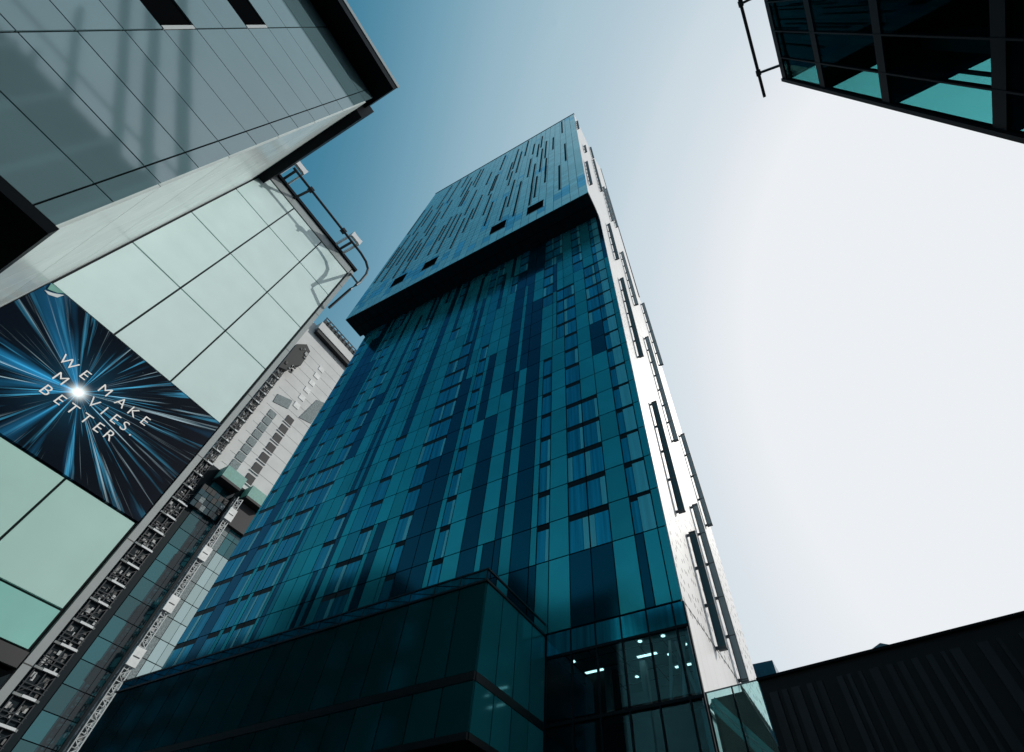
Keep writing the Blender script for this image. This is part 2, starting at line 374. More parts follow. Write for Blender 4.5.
slab_edges = [-5.5-MOD*c for c in range(ncol+1)]
for r in range(-1, NR):
    z0, z1 = rowz(r)
    slab(clad, -5.5, TX-.02, z0, z1, 'lite' if r < 14 else 'dark')
    for c in range(ncol):
        x1, x0 = slab_edges[c], slab_edges[c+1]; t = table[c, r]
        if t == 'L': slab(clad, x0, x1, z0, z1, 'lite')
        elif t == 'M': slab(clad, x0, x1, z0, z1, 'mid')
        elif t == 'X': slab(clad, x0, x0+.34, z0, z1, 'lite'); slab(clad, x0+.34, x0+.8, z0, z1, 'dark', .02); slab(clad, x0+.8, x1, z0, z1, 'mid')
        elif t == 'D': slab(clad, x0, x1, z0, z1, 'dark', .02)
        elif t == 'S': slab(clad, x0, x0+.48, z0, z1, 'dark', .02); slab(clad, x0+.48, x1, z0, z1, 'lite')
        elif t == 'T': slab(clad, x0, x0+.45, z0, z1, 'lite'); slab(clad, x0+.45, x1, z0, z1, 'dark', .02)
        elif r < 0: slab(clad, x0, x1, z0, z1, 'lite')
        elif t == 'LW': slab(clad, x0, x0+.45, z0, z1, 'lite'); window(x0+.45, x1, z0, z1, rnd.choice([0, 0, .3]))
        elif t == 'WC': window(x0, x1, z0, z1, .62)
        else: window(x0, x1, z0, z1, rnd.choice([0, 0, .2, .3, -.3, .25]))
clad.build("cladding", T)
wins.sort(key=lambda q: q[0])
for d_, w_ in wins[:100]: w_.build("window", T)
rest = MB()
for d_, w_ in wins[100:]:
    i = len(rest.v); rest.v += w_.v; mp = [rest.mi(k) for k in w_.mats]
    rest.f += [[a+i for a in f] for f in w_.f]; rest.m += [mp[q] for q in w_.m]
o = rest.build("distant_windows", T); o['kind'] = 'stuff'

# upper facade ------------------------------------------------
up_ = MB(); UC = 32; UW = (47.3-4.98)/UC; UR = 44; UH = (ZT-72.6)/UR
opens = [(-14.75, -12.0, 72.9, 76.2), (-21.2, -18.5, 72.9, 76.2), (-33.9, -31.25, 72.9, 76.0), (-40.1, -37.5, 72.9, 76.0)]
blue_zone = set()
for c in range(UC):
    if rnd.random() < .5:
        for r in range(0, rnd.choice([2, 3, 4])): blue_zone.add((c, r))
for _ in range(26):
    c = rnd.randrange(UC); r0 = rnd.randrange(UR)
    for r in range(r0, min(UR, r0+rnd.choice([1, 2, 2, 3]))): blue_zone.add((c, r))
for c in range(UC):
    x1 = -4.98-c*UW; x0 = x1-UW
    up_.box(x0+.025, x1-.025, OY-.03, OY+.06, ZS-.9, 70.5, 'uplite', J, 'y')
    up_.box(x0+.025, x1-.025, OY-.03, OY+.06, 70.56, 72.56, 'upblue' if rnd.random() < .3 else 'uplite', J, 'y')
    for r in range(UR):
        z0, z1 = 72.6+r*UH, 72.6+(r+1)*UH
        pass
        up_.box(x0+.03, x1-.03, OY-.03, OY+.06, z0+.055, z1-.055, 'upblue' if (c, r) in blue_zone else 'uplite', J, 'y')
up_.build("upper_cladding", T)
for a_, b_, c_, d_ in opens:
    q = MB(); q.box(a_, b_, OY-.05, OY+.02, c_, d_, 'blackmatt'); q.box(a_-.08, b_+.08, OY-.06, OY+.02, c_-.08, c_, 'bracket'); q.box(a_-.08, b_+.08, OY-.06, OY+.02, d_, d_+.08, 'bracket')
    q.build("plant_opening", T)
slots = [(-8.45, 121, 136.4), (-10.7, 109, 121.7), (-7.98, 93.1, 107.8), (-9.3, 77, 92.2), (-14.6, 76.3, 88), (-12.1, 92, 104)]
for c in range(5, UC):
    x = -4.98-(c+rnd.choice([.33, .66]))*UW
    z = 75.5+(c*7.3) % 13
    while z < 130:
        h = rnd.choice([11, 13, 15, 17, 20])
        if rnd.random() < .8 and z+h < 137.4: slots.append((x, z, z+h))
        z += h+rnd.choice([2.5, 4, 6, 8]); x += rnd.choice([-.33, .33])*UW
        x = min(max(x, -4.98-(c+.8)*UW), -4.98-(c+.2)*UW)
spare = MB()
slots.sort(key=lambda t_: -t_[0]*2+t_[1]*.3)
for i_, (x, z0, z1) in enumerate(slots):
    if any(a_-.3 < x < b_+.3 and z0 < d_+.2 for a_, b_, c_, d_ in opens): z0 = 77.5
    q = MB() if i_ < 95 else spare
    q.box(x-.15, x+.16, OY-.045, OY, z0, z1, 'slot'); q.box(x+.17, x+.22, OY-.09, OY, z0, z1, 'bracket'); q.box(x-.18, x+.17, OY-.08, OY, z0-.06, z0, 'bracket')
    if i_ < 95: q.build("vertical_slot", T)
o = spare.build("distant_slots", T); o['kind'] = 'stuff'
q = MB(); q.box(-47.4, -4.93, OY-.1, OY+.3, ZT-.1, ZT+.25, 'bracket'); q.build("roof_edge", T)

# white side --------------------------------------------------
q = MB()
out = [(22.0, 9.9), (22.0, 66.6), (21.7, 67.7), (21.0, 68.3), (20.0, 68.6), (18.47, 68.75), (18.47, ZT+.1), (29.0, ZT+.1), (31.0, 139.5), (36.6, 150.0), (36.6, 69.0), (38.6, 66.0), (38.6, 14.1), (31.2, 14.1), (31.2, 9.9)]
q.prism(out, 'x', -5.09, TX, 'white'); q.build("white_side_wall", T)
q = MB(); q.box(TX-.4, TX+.12, 36.62, 36.86, 69.5, 150.1, 'bracket'); q.build("edge_fin", T)
strips = [(25.3, 21.1, 31.6), (26.9, 13.85, 20.75), (31.0, 13.9, 25.8), (24.9, 37.4, 53.4), (30.9, 32.4, 49.2), (35.9, 27.2, 38), (36.4, 50.6, 66.5), (25.5, 60.2, 73.4), (30.4, 56.1, 73.2),
          (30.2, 87.2, 108.9), (19.8, 76.1, 90.5), (21.2, 104.2, 110.5), (18.95, 118, 128), (27.0, 95.5, 121.4), (27.5, 125, 137.2), (33.4, 92, 118)]
for y, z0, z1 in strips:
    # a glass fin standing off the wall on brackets, one per floor
    q = MB(); q.box(TX+.17, TX+.53, y-.05, y+.05, z0+.06, z1-.06, 'fin' if y < 29 else 'palefin'); q.box(TX+.525, TX+.56, y-.07, y+.07, z0, z1, 'bracket'); q.box(TX+.13, TX+.175, y-.07, y+.07, z0, z1, 'bracket')
    for zz in (z0, z1-.06): q.box(TX+.13, TX+.56, y-.08, y+.08, zz, zz+.08, 'bracket')
    n = max(2, round((z1-z0)/2.566))
    for j in range(n+1): zz = z0+.15+(z1-z0-.3)*j/n; q.box(TX+.002, TX+.2, y-.06, y+.06, zz-.07, zz+.07, 'bracket'); q.box(TX+.17, TX+.53, y-.058, y+.058, zz-.03, zz+.03, 'bracket')
    q.build("glass_fin", T)
q = MB(); q.box(TX-.02, TX+.012, 22.1, 38.5, 14.02, 14.06, 'trim')
for j in range(26): q.box(TX-.02, TX+.02, 22.2+j*.62, 22.5+j*.62, 14.0, 14.08, 'bracket')
q.build("wall_seam", T)

# glazed ground floors ---------------------------------------
q = MB()
q.box(-12.1, -5.12, 22.3, 28.28, 13.35, 13.98, 'interlt'); q.box(-12.1, -5.12, 22.2, 28.28, 9.9, 10.25, 'inter'); q.box(-12.1, -5.12, 28.1, 28.28, 0.2, 13.3, 'interlt')
q.box(-5.3, -5.12, 22.3, 28.1, 0, 13.3, 'interlt'); q.box(-12.1, -5.3, 22.3, 28.1, 5.6, 5.9, 'inter')
q.box(-12.0, -5.3, 25.5, 25.7, 10.25, 11.6, 'interlt'); q.box(-11.5, -9.8, 25.2, 25.5, 10.25, 13.3, 'inter')
q.build("lobby_interior", T)
gl = MB(); fr = MB(); xs = [-12.06, -10.72, -9.42, -8.12, -6.82, -5.55, -5.0]
for i in range(len(xs)-1):
    x0, x1 = xs[i], xs[i+1]
    clr = 'cglass'
    fr.box(x0+.03, x1-.03, TY-.03, TY+.05, 13.0, 14.0, 'pane')
    gl.box(x0+.03, x1-.03, TY, TY+.03, 10.35, 12.9, clr, J, 'y'); gl.box(x0+.03, x1-.03, TY, TY+.03, 6.0, 10.05, clr, J, 'y'); gl.box(x0+.03, x1-.03, TY, TY+.03, .2, 5.8, clr)
gl.build("lobby_glazing", T)
for x in xs: fr.box(x-.035, x+.035, TY-.06, TY+.12, 0, 14.0, 'joint')
for z in (12.95, 10.2, 5.9): fr.box(-12.06, -5, TY-.05, TY+.1, z-.06, z+.06, 'joint')
fr.build("lobby_frame", T)
for x, y in ((-7.7, 23.2), (-6.55, 23.2), (-6.9, 25.0), (-11.4, 23.6), (-5.9, 24.4), (-9.2, 26.5)):
    q = MB(); q.prism([(x+.10*math.cos(t*math.pi/6), y+.10*math.sin(t*math.pi/6)) for t in range(12)], 'z', 13.32, 13.345, 'lamp'); q.build("ceiling_lamp", T)
for x, y in ((-7.9, 24.6), (-10.9, 25.0), (-6.6, 26.4)):
    q = MB(); q.box(x-.5, x+.5, y-.09, y+.09, 13.325, 13.345, 'lamp'); q.build("strip_lamp", T)
q = MB()
for x in (-11.5, -10.3, -9.1, -7.9, -6.7): q.box(x-.02, x+.02, 22.4, 28, 13.33, 13.348, 'inter')
for y in (23.6, 24.8, 26.0, 27.2): q.box(-12, -5.4, y-.02, y+.02, 13.325, 13.348, 'inter')
for x in (-10.2, -8.3, -6.4): q.box(x-.15, x+.15, 24.9, 25.2, 10.25, 13.3, 'interlt')
q.build("ceiling_grid", T)
q = MB()
q.bar((-6.3, 23.6, 10.3), (-5.7, 23.6, 13.3), .14, .14, 'strut'); q.bar((-5.5, 23.9, 10.3), (-6.2, 23.9, 13.3), .14, .14, 'strut'); q.bar((-6.9, 23.7, 10.3), (-6.4, 23.7, 13.3), .12, .12, 'strut')
q.build("lobby_strut", T)

# ------------------------------------------------------------------ podium in front of the tower
PD = thing("glass_podium", (-27, 19, 0), "low dark glass block with parapet rail at the tower's foot", "building")
KX, KY, KL = -12.1, 16.5, -37.6
q = MB(); q.box(KL, KX-.06, KY+.05, 21.93, 8.2, 13.95, 'joint'); q.box(KL+.1, KX-1.4, KY+1.6, 21.9, 0, 8.15, 'blackmatt'); q.build("body", PD)
q = MB(); x = KX
while x > KL+.1:
    x0 = max(x-1.42, KL)
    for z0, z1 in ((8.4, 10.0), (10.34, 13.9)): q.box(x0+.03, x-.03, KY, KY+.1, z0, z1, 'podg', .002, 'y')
    x = x0
q.box(KL, KX-.02, KY-.02, KY+.08, 10.02, 10.32, 'podband'); q.box(KL, KX-.02, KY-.04, KY+.08, 8.16, 8.38, 'podband'); q.build("front_glazing", PD)
q = MB()
for n_ in range(4):
    y0 = KY+.08+n_*1.34
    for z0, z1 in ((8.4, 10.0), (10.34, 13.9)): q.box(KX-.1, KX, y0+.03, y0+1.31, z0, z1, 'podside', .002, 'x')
q.box(KX-.08, KX+.02, KY+.08, 21.93, 10.02, 10.32, 'podband'); q.box(KX-.08, KX+.02, KY+.08, 21.93, 8.16, 8.38, 'podband'); q.build("side_glazing", PD)
q = MB(); q.box(KL-.05, KX+.06, KY-.06, KY+.3, 13.92, 14.02, 'podband'); q.box(KX-.2, KX+.06, KY+.3, 21.93, 13.92, 14.02, 'podband')
q.box(KL, KX, KY, KY+.03, 14.04, 14.46, 'pane'); q.box(KL-.05, KX+.06, KY-.03, KY+.07, 14.48, 14.56, 'podband'); q.box(KX-.04, KX+.04, KY+.1, 21.9, 14.48, 14.56, 'podband')
x = KX
while x > KL: q.box(x-.05, x, KY-.015, KY+.05, 14.02, 14.48, 'podband'); q.bar((x, KY+.02, 14.04), (x-1.4, KY+.02, 14.44), .04, .04, 'podband'); x -= 1.42
q.build("parapet_rail", PD)

# ------------------------------------------------------------------ grey clad building, top left
GX = -8.4
G = thing("grey_clad_building", (-12, -12, 0), "grey glazed panel building with black cornice and black underside beside the mint panels", "building")
q = MB(); q.box(-14.6, GX-.06, -40, -1.47, 9.36, 26.0, 'joint'); q.box(-14.4, -9.2, -40, -2.4, 0, 9.3, 'blackmatt'); q.build("body", G)
q = MB(); zs = [9.32]+[10.58+1.289*i for i in range(12)]+[25.85]
ys = [-1.42, -1.80, -4.36]+[-4.36-2.56*i for i in range(1, 14)]
slotset = []
for i in range(len(zs)-1):
    for j in range(len(ys)-1):
        y1, y0 = ys[j], ys[j+1]; gp = .02 if j else .014
        if j >= 2 and i in (5, 8): 
            if (j+i) % 2 == (0 if i == 5 else 0) or j == 2: slotset.append((y0, y1, zs[i], zs[i+1])); continue
        q.box(GX-.07, GX, y0+gp, y1-gp, zs[i]+.014, zs[i+1]-.014, 'grey', .003, 'x')
q.build("cladding", G)
for y0, y1, z0, z1 in slotset:
    s = MB(); s.box(GX-.055, GX-.05, y0, y1, z0, z1, 'blackmatt'); s.box(GX-.05, GX+.005, y1-.09, y1-.012, z0+.03, z1-.03, 'sill'); s.build("slot_window", G)
q = MB(); zr = [9.34, 11.84, 14.4, 17.0, 19.6, 22.2, 24.85]; xr = [-8.43, -9.7, -11.0, -12.3, -13.6, -14.95]
for i in range(6):
    for j in range(5): q.box(xr[j+1]+.006, xr[j]-.006, -1.46, -1.38, zr[i]+.012, zr[i+1]-.012, 'retn', .0015)
q.build("return_cladding", G)
q = MB(); q.box(-9.0, GX+1.0, -40, -1.28, 25.87, 26.7, 'black'); q.box(-14.9, -9.0, -1.5, -1.0, 24.9, 26.6, 'black'); q.box(GX+.985, GX+1.03, -40, -1.25, 26.45, 26.78, 'trim'); q.build("cornice", G)
q = MB(); q.box(-14.8, GX+.02, -40, -1.36, 9.1, 9.31, 'black')
for j in range(5): q.box(-14.7, GX-.1, -3.2-j*2.4, -3.1-j*2.4, 9.06, 9.1, 'bracket')
q.box(GX-3.0, GX-2.2, -4.6, -2.2, 9.0, 9.1, 'bracket'); q.build("soffit", G)

# ------------------------------------------------------------------ mint panel building with poster
PX = -15.0
P = thing("mint_panel_building", (-18, 1.6, 0), "narrow block faced in large mint glass panels with grey metal trims and roof rail", "building")
q = MB(); q.box(-24, PX-.06, -1.36, 4.60, 6.3, 26.3, 'seam'); q.box(-23.5, PX-1.2, -1.2, 4.6, 0, 6.3, 'blackmatt'); q.build("body", P)
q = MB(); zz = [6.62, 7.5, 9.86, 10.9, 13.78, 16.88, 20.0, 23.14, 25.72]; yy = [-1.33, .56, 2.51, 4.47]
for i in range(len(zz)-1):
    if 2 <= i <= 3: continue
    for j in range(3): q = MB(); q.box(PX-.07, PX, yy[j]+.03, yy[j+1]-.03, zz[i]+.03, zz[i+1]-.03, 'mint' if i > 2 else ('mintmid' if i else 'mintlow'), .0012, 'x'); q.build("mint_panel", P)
q = MB(); q.box(PX-.3, PX+.10, -1.62, -1.365, 6.2, 26.3, 'trim'); q.build("corner_trim", P)
q = MB(); q.box(PX-.1, PX+.05, 4.53, 4.72, 3.0, 26.2, 'trim')
for z in range(3, 26, 3): q.box(PX+.045, PX+.053, 4.52, 4.725, z+.4, z+.42, 'seam')
q.build("side_trim", P)
q = MB(); q.box(PX-.2, PX+.03, -1.33, 4.5, 25.76, 26.35, 'trim'); q.box(PX-.25, PX+.12, -1.4, 4.75, 26.36, 26.56, 'black'); q.build("parapet", P)
q = MB(); q.box(PX-.3, PX+.03, -1.33, 4.5, 6.3, 6.6, 'seam'); q.build("bottom_edge", P)
RX = PX+1.1
rl = MB(); arc = [(RX, -.9, 26.25), (RX, 4.0, 26.25), (RX, 4.5, 26.12), (RX, 4.82, 25.8), (RX, 4.92, 25.3), (RX, 4.9, 24.3), (RX, 4.84, 23.9), (RX-.15, 4.8, 23.5), (RX-.9, 4.8, 22.2)]
rl.tube(arc, .065, 'rail'); rl.bar((RX-1.2, 4.6, 26.1), (RX, 4.86, 24.1), .09, .09, 'rail'); RL = rl.build("roof_rail", P)
for y in (-.75, 3.35):
    q = MB(); q.box(PX-.1, RX+.12, y-.32, y-.24, 26.45, 26.95, 'brk'); q.box(PX-.1, RX+.12, y+.24, y+.32, 26.45, 26.95, 'brk'); q.box(RX-.02, RX+.12, y-.24, y+.24, 26.5, 26.92, 'brk'); q.box(PX+.2, RX-.1, y-.06, y+.06, 26.4, 26.56, 'rail'); q.build("rail_bracket", RL)
for y in (.28, 2.65):
    q = MB(); q.tube([(RX, y-.12, 26.25), (RX, y+.12, 26.25)], .15, 'rail'); q.bar((RX, y, 26.25), (RX+.12, y+.1, 26.0), .08, .08, 'rail'); q.build("rail_clamp", RL)
q = MB(); q.bar((PX-.1, .18, 26.3), (RX, .28, 26.25), .12, .12, 'rail'); q.build("rail_arm", RL)

# the poster hangs on the panels
ps = MB(); ps.box(PX-.06, PX+.03, -1.34, 4.49, 9.89, 13.75, 'burst')
po = ps.build("poster", None); po['label'] = "dark blue starburst poster with white lettering, fixed across the mint panels"; po['category'] = "poster"
def txt(s, y, z, size=.41):
    cu = bpy.data.curves.new("letter", 'FONT'); cu.body = s; cu.size = size; cu.extrude = .004; cu.offset = -.002; cu.align_x = 'CENTER'; cu.align_y = 'CENTER'
    t = bpy.data.objects.new("tmp", cu); COL.objects.link(t); bpy.context.view_layer.update()
    me = bpy.data.meshes.new_from_object(t.evaluated_get(bpy.context.evaluated_depsgraph_get())); bpy.data.objects.remove(t)
    me.materials.clear(); me.materials.append(M['letter'])
    ob = bpy.data.objects.new("letter", me); COL.objects.link(ob); ob.parent = po
    ob.matrix_local = Matrix(((0, 0, 1, PX+.037), (1, 0, 0, y), (0, 1, 0, z), (0, 0, 0, 1)))
for s, y in zip("WEMAKE", (.48, .95, 1.55, 2.04, 2.43, 2.81)): txt(s, y, 12.23)
for s, y in zip("MVIES.", (.68, 1.6, 1.92, 2.25, 2.54, 2.80)): txt(s, y, 11.75)
for s, y in zip("BETTER", (.70, 1.06, 1.40, 1.78, 2.13, 2.45)): txt(s, y, 11.29)
q = MB(); q.prism([(-1.25, 13.45), (-1.08, 13.56), (-.93, 13.72), (-.96, 13.52), (-1.12, 13.42)], 'x', PX+.031, PX+.045, 'sill')
q.prism([(-1.32, 13.74), (-.96, 13.76), (-1.06, 13.62), (-1.24, 13.52)], 'x', PX+.046, PX+.06, 'greenbox')
q.build("peeled_corner", po)

# ------------------------------------------------------------------ tower under construction, far left
CX = -90.0
K = thing("unfinished_tower", (-95, 38, 0), "pale concrete tower under construction, half clad in glass, between mint panels and glass skyscraper", "building")
q = MB(); q.box(-104, CX-.1, 26, 54, 0, 66.5, 'joint'); q.box(-103, CX-1.2, 28.5, 54, 66.5, 118.5, 'conc')
q.build("concrete_frame", K)
q = MB(); q.box(CX-4, CX+.3, 30.2, 54, 116.6, 119.6, 'conc'); q.box(CX-4, CX+.1, 30.6, 54, 115.4, 116.6, 'hole'); q.build("roof_slab", K)
q = MB()
for j in range(15):
    q.bar((CX+.1, 30.6+j*1.55, 119.6), (CX+.1, 30.6+j*1.55, 122.6), .25, .25, 'rail'); q.bar((CX+.1, 30.6+j*1.55, 119.7), (CX+.1, 32.15+j*1.55, 122.5), .18, .18, 'rail')
for z in (120.4, 121.4, 122.5): q.box(CX, CX+.2, 30.4, 53, z-.1, z+.1, 'rail')
q.box(CX-.4, CX-.2, 30.5, 53, 119.7, 122.0, 'mesh')
q.build("roof_screen", K)
q = MB()
for zc in (70, 73, 76, 79, 82, 85, 88):
    w_ = MB(); w_.box(CX-1.25, CX-1.05, 37.7, 39.6, zc-1.5, zc+.6, 'hole'); w_.box(CX-1.22, CX-.98, 37.5, 39.8, zc-1.7, zc-1.5, 'conc'); w_.build("window_opening", K)
for zc in range(93, 111, 3):
    w_ = MB(); w_.box(CX-1.25, CX-1.08, 37.3, 38.9, zc-1.3, zc+.3, 'sitewhite'); w_.build("blocked_opening", K)
q = MB()
for j in range(9): q.box(CX-1.3, CX-1.05, 33.6, 35.4, 67+j*2.2, 68.8+j*2.2, 'mesh')
q.build("mesh_panel", K)
q = MB()
for pts, x1, k_ in (([(33.0, 88.4), (36.8, 89.8), (36.5, 92.6), (32.8, 91.0)], -1.06, 'mesh'), ([(40.2, 90.2), (43.6, 91.4), (43.8, 99.5), (41.6, 98.4)], -1.06, 'mesh'),  # mesh quads stand in for grey cast shadows on the concrete
                    ([(28.6, 96), (30.8, 97.2), (31.4, 100), (32.6, 101.5), (32.4, 107.6), (30.6, 108.6), (28.6, 106)], .2, 'hole')): q.prism(pts, 'x', CX-1.3, CX+x1, k_)
for a_ in range(14): yy_ = rnd.uniform(29, 32); zz_ = rnd.uniform(97, 107); q.box(CX, CX+.4, yy_, yy_+rnd.uniform(.2, .8), zz_, zz_+rnd.uniform(.2, 1.2), 'site')
q.build("shadow_patches_clutter", K)
q = MB()
for z in range(69, 117, 3): q.box(CX-1.21, CX-1.18, 32, 53.9, z-.03, z+.03, 'concd')
q.build("pour_joint", K)
# open floors: slab edges and clutter
q = MB(); q.box(-102, CX-3.0, 28.3, 32.0, 3, 96, 'hole'); q.build("open_bay", K)
for j in range(31):
    z = 3+3*j
    if z > 94: break
    s = MB(); y1 = 31.9-.02*j if z < 60 else 30.6
    s.box(CX-3, CX+.25, 28.5, y1, z, z+.26, 'concd'); s.box(CX+.0, CX+.3, 29.2+rnd.uniform(0, .8), y1-rnd.uniform(0, .5), z+.02, z+.3, 'brk')
    for _ in range(26):
        yy_ = rnd.uniform(28.7, y1-.5); za = z+rnd.uniform(.3, 2.2); s.box(CX-1.5, CX-.3+rnd.uniform(0, .4), yy_, yy_+rnd.uniform(.1, .5), za, za+rnd.uniform(.1, .7), 'site')
    for yy_ in (28.8, (28.8+y1)/2, y1-.2): s.bar((CX+.05, yy_, z+.28), (CX+.05, yy_, z+3.0), .14, .14, 'rail')
    for zz_ in (.9, 1.4): s.box(CX, CX+.1, 28.6, y1, z+zz_, z+zz_+.09, 'rail')
    s.bar((CX+.1, 28.7, z+.3), (CX+.1, y1-.2, z+2.8), .08, .08, 'rail')
    s.build("open_floor", K)
# glass bays
q = MB(); q2 = MB()
for j in range(21):
    z = 2.7+3*j
    q.box(CX-.2, CX, 32.75, 34.9, z+.06, z+2.94, 'tealpane', .004, 'x'); q.box(CX-.2, CX-.05, 34.95, 35.9, z+.06, z+2.94, 'darkpane')
    q.box(CX-.2, CX, 35.95, 37.3, z+.06, z+2.94, 'darkpane', .004, 'x')
    q2.box(CX-.2, CX, 38.9, 40.5, z+.06, z+2.94, 'mesh')
    q2.box(CX-.2, CX, 40.6, 42.05, z+.06, z+2.94, 'litpane' if j < 17 else 'tealpane', .003, 'x'); q2.box(CX-.2, CX, 42.12, 43.6, z+.06, z+2.94, 'litpane' if j < 17 else 'tealpane', .003, 'x')
    q2.box(CX-.2, CX, 43.7, 53.9, z+.06, z+2.94, 'darkpane', .003, 'x')
q.build("curtain_wall", K); q2.build("curtain_wall", K)
for y0, y1, z0, z1 in ((32.4, 36.9, 64.4, 66.8), (38.6, 43.4, 64.2, 66.6)):
    s = MB(); s.box(CX-.5, CX+2.2, y0, y1, z0, z1, 'greenbox'); s.box(CX-.5, CX+2.25, y0, y1, z0-.5, z0-.02, 'hole'); s.build("green_screen", K)
q = MB(); 
for a_ in range(6):
    for c_ in range(4): q.box(CX-.5, CX+.6+rnd.uniform(0, .2), 31.4+a_*.93, 32.25+a_*.93, 57.6+c_*1.15, 58.65+c_*1.15, rnd.choice(['mesh', 'darkpane', 'darkpane', 'hole']))
q.box(CX-.6, CX+.8, 37.2, 44, 58.5, 63.5, 'hole'); q.build("loading_deck", K)

H = thing("hoist_mast", (-88.6, 38, 0), "lattice hoist mast with white landing panels climbing the tower under construction", "hoist")
q = MB(); hx = CX+1.0
for y in (37.5, 38.5):
    for x in (hx, hx+1): q.box(x-.07, x+.07, y-.07, y+.07, 0, 63, 'galv')
for j in range(84):
    z = j*.75; a, c = (37.5, 38.5) if j % 2 else (38.5, 37.5)
    q.bar((hx+1, a, z), (hx+1, c, z+.75), .09, .09, 'galv'); q.bar((hx+1, 37.5, z), (hx+1, 38.5, z), .09, .09, 'galv'); q.bar((hx, 37.5 if j % 2 else 38.5, z), (hx+1, 37.5 if j % 2 else 38.5, z+.75), .09, .09, 'galv')
    if j % 3 == 0: q.box(hx+.1, hx+.9, 37.6, 38.4, z+.1, z+.6, 'site')
q.build("mast", H)
for z in (20.5, 33.4, 41.2, 50.0, 58):
    s = MB(); s.box(hx+1.0, hx+1.35, 37.25, 38.75, z, z+2.4, 'sitewhite'); s.box(hx+1.36, hx+1.4, 37.5, 38.5, z+1.15, z+1.25, 'rail'); s.build("landing_panel", H)

# ------------------------------------------------------------------ dark glass building, top right
RAKE = (11.5, 15.6, 19.6, 28, 36)
DX, DY = 10.0, 8.25
D = thing("dark_glass_building", (17, -8, 0), "dark teal glazed office building seen overhead with an outrigger rail on its roof", "building")
floors = [5.4, 11.25, 17.1, 22.95, 28.4]
q = MB()
for z in floors: q.box(DX+.15, 24, -30, DY-.12, z-.26, z+.26, 'inter')
q.box(DX+.05, 24, -30, DY-.05, 33.0, 33.45, 'black')
q.build("floor_slab", D)
q = MB(); q.box(15.0, 23.8, -30, 5.6, 0, 33, 'inter'); q.box(20, 23.8, 5.6, DY-.5, 0, 33, 'inter'); q.build("core", D)
q = MB()
zz = [0]+floors+[33.2]
ys_ = [DY-.05, 7.05, 5.7, 4.3, 2.9, 1.5, .1]+[.1-1.4*i for i in range(1, 22)]
for i in range(len(zz)-1):
    for j in range(len(ys_)-1): q.box(DX, DX+.03, ys_[j+1]+.03, ys_[j]-.03, zz[i]+.34, zz[i+1]-.34, 'trglass', .003)
q.build("front_glazing", D)
q = MB()
for i in range(len(zz)-1):
    for x in (10.1, 12.4, 14.8, 17.2, 19.6, 21.9): q.box(x+.03, x+2.25, DY-.03, DY, zz[i]+.34, zz[i+1]-.34, 'endglass')
q.build("end_glazing", D)
q = MB()
for j, y in enumerate(ys_): q.box(DX-.05, DX+.10, y-.03, y+.03, 0, 33.4, 'black')
for i in range(9): q.box(DX-.30, DX-.05, -2.2-i*2.8, -1.9-i*2.8, 0, 33.4, 'sill')  # pale fins out of view, added to put bars in the reflections
for z in floors+[33.2]: q.box(DX-.04, DX+.14, -30, DY, z-.27, z+.27, 'black')
for x in (12.38, 14.78, 17.18, 19.58, 21.88): q.box(x-.05, x+.05, DY-.06, DY+.06, 0, 33.4, 'black')
q.box(DX-.1, DX+.15, DY-.06, DY+.1, 0, 33.5, 'black')
for z in floors+[33.2]: q.box(DX+.15, 24, DY-.06, DY+.04, z-.3, z+.3, 'black')
q.build("frame", D)
q = MB()
for y in (6.6, 2.4, -1.8, -6): q.box(11.2, 11.7, y-.25, y+.25, 0, 33, 'inter')
q.build("column", D)
# unseen raked bars, added to streak the grey facade's reflection
for x in RAKE:
    q = MB(); q.bar((x, -1.2, 33.6), (x, -25.5, 66), 1.0, .4, 'rakesteel'); q.build("reflection_bar", D)
q = MB(); q.box(24, 38, -30, -.6, 0, 33.4, 'inter'); q.build("rear_wing", D)
q = MB(); rx = 9.2
q.tube([(rx, -20, 34.7), (rx, 9.0, 34.7)], .09, 'rail')
orl = q.build("outrigger_rail", D)
for y in (3.9, 7.6, .2, -4):
    q = MB(); q.bar((rx-.1, y, 34.7), (DX+.4, y, 33.6), .12, .12, 'rail'); q.tube([(rx, y-.15, 34.7), (rx, y+.15, 34.7)], .14, 'rail'); q.build("rail_arm", orl)

# ------------------------------------------------------------------ low black building at lower right, with glass end
WD = Vector((.9945, -.1045, 0)); WN = Vector((-.1045, -.9945, 0)); W0 = Vector((-4.9, 21.86, 0)); WZ = 10.22
def wpt(a, nrm, z): p = W0+WD*a+WN*nrm; return (p.x, p.y, z)
def wbox(mb, a0, a1, n0, n1, z0, z1, k):
    i = len(mb.v); mb.v += [list(wpt(a, n_, z)) for z in (z0, z1) for a, n_ in ((a0, n0), (a1, n0), (a1, n1), (a0, n1))]; q_ = mb.mi(k)
    for f in ((0, 3, 2, 1), (4, 5, 6, 7), (0, 1, 5, 4), (1, 2, 6, 5), (2, 3, 7, 6), (3, 0, 4, 7)): mb.f.append([i+a_ for a_ in f]); mb.m.append(q_)
L = thing("low_black_building", (12, 19, 0), "low black ribbed building across the lower right with a clear glass end", "building")
q = MB(); wbox(q, 2.15, 60, -9, 0, 0, WZ-.05, 'wallrib'); q.build("body", L)
q = MB(); a = 2.4
while a < 58:
    wd = rnd.choice([.12, .2, .3]); wbox(q, a, a+wd, .0, .06, .3, WZ-.5, 'rib'); a += wd+rnd.choice([.15, .25, .5])
q.build("wall_ribs", L)
q = MB(); wbox(q, 2.1, 60.1, -9.1, .12, WZ-.05, WZ+.03, 'black'); q.build("roof_edge", L)
q = MB()
for a in (0.04, 1.12): wbox(q, a, a+1.0, -.02, .01, .1, WZ-.02, 'wallglass')
q.build("glass_end", L)
q = MB()
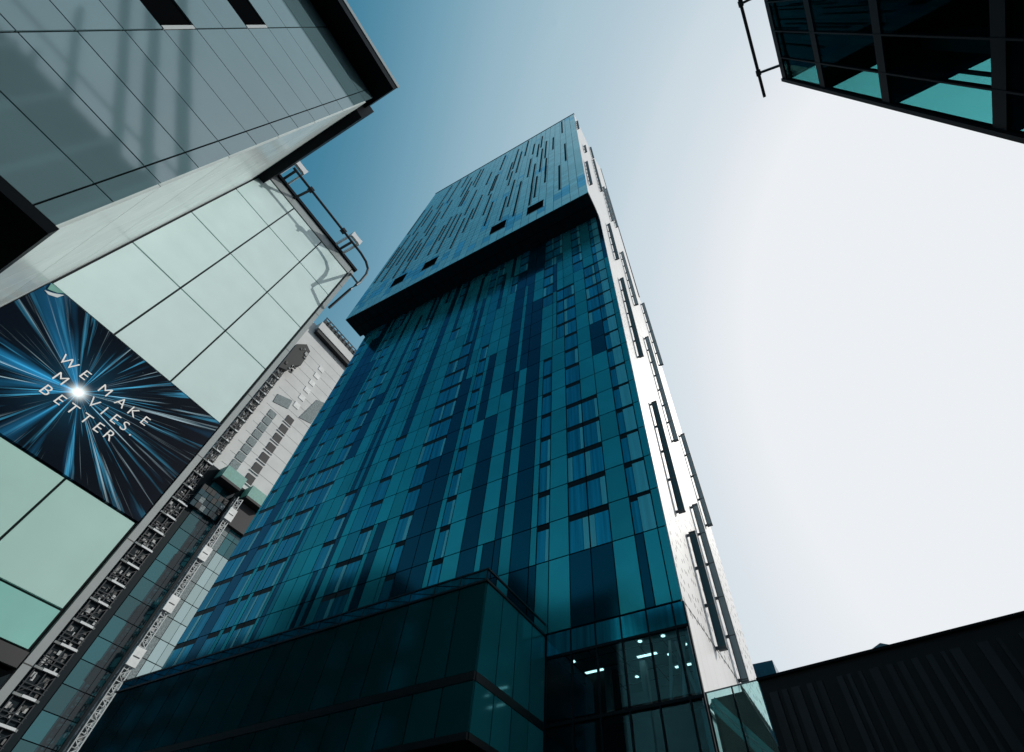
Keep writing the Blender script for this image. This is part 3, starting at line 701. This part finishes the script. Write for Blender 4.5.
for a in (0, 1.06): wbox(q, a, a+.05, -.05, .03, .1, WZ+.02, 'joint')
wbox(q, 0, 2.1, -.03, .03, WZ-.01, WZ+.02, 'trim'); q.build("glass_frame", L)
q = MB(); pts = [(.06, .1), (2.08, .1), (2.08, 8.2), (1.42, 10.12), (.06, 10.12)]; i = len(q.v)
for n_ in (-.42, -.36): q.v += [list(wpt(a, n_, z)) for a, z in pts]
k_ = q.mi('wallrib'); q.f += [[i, i+1, i+2, i+3, i+4], [i+9, i+8, i+7, i+6, i+5]]+[[i+a, i+(a+1) % 5, i+5+(a+1) % 5, i+5+a] for a in range(5)]; q.m += [k_]*7
q.build("inner_wall", L)
q = MB(); q.bar(wpt(.12, -.2, 9.95), wpt(2.05, -.2, 7.6), .06, .42, 'podside'); q.bar(wpt(.12, -.16, 9.95), wpt(2.05, -.16, 7.6), .05, .05, 'trim'); q.build("teal_reflection_strip", L)  # teal diagonal bar stands in for a reflection in the end glass

# ------------------------------------------------------------------ unseen brick blocks, added to darken what the glass reflects
def reflection_block(x0, x1, y0, y1, h, face, label):
    B_ = thing("unseen_brick_block", ((x0+x1)/2, (y0+y1)/2, 0), label, "building", "unseen brick blocks added for reflections")
    q = MB(); q.box(x0, x1, y0, y1, 0, h, 'brick'); q.box(x0-.2, x1+.2, y0-.2, y1+.2, h, h+.6, 'sill'); q.build("wall", B_)
    n = int((x1-x0)/4)
    for i_ in range(n):
        for z in [3.5+3.6*k_ for k_ in range(int(h/3.6)-1)]:
            q = MB(); xa = x0+1+i_*4; q.box(xa, xa+1.8, y1-.02, y1+.05, z, z+2.2, 'pane'); q.box(xa-.1, xa+1.9, y1, y1+.15, z-.15, z, 'sill'); q.build("window", B_)
reflection_block(-49, -28, -24, 1.0, 33, 'n', "unseen dark brick block added for reflections, nearest behind the mint panels, lower than the next one down the street")
reflection_block(-70, -50, -24, .4, 41, 'n', "tallest unseen dark brick block, added for reflections behind the mint panels")
reflection_block(-112, -71, -24, .8, 36, 'n', "long unseen dark brick block added for reflections, farthest down the street")
reflection_block(-8, 10, -75, -60, 22, 'n', "unseen dark brick block added for reflections behind the viewer")

# ------------------------------------------------------------------ distant roofs
q = MB(); q.box(-20.5, -14.2, 150, 158, 0, 64.6, 'farblue')
for j in range(5):
    for i in range(6): q.box(-20.3+i*1.03, -19.4+i*1.03, 149.9, 150, 44+j*4, 47+j*4, 'farblue')
o = q.build("distant_tower", None); o['label'] = "small dark blue tower top peeping out beside the white tower side"; o['category'] = "building"
q = MB(); q.prism([(10.6, 82.0), (15.8, 84.0), (20.5, 82.0), (20.5, 0), (10.6, 0)], 'y', 200, 212, 'farroof'); q.box(10.4, 20.7, 199.6, 212.4, 81.6, 81.9, 'farroof')
o = q.build("distant_gable", None); o['label'] = "tiny blue gabled rooftop poking above the low black building"; o['category'] = "building"
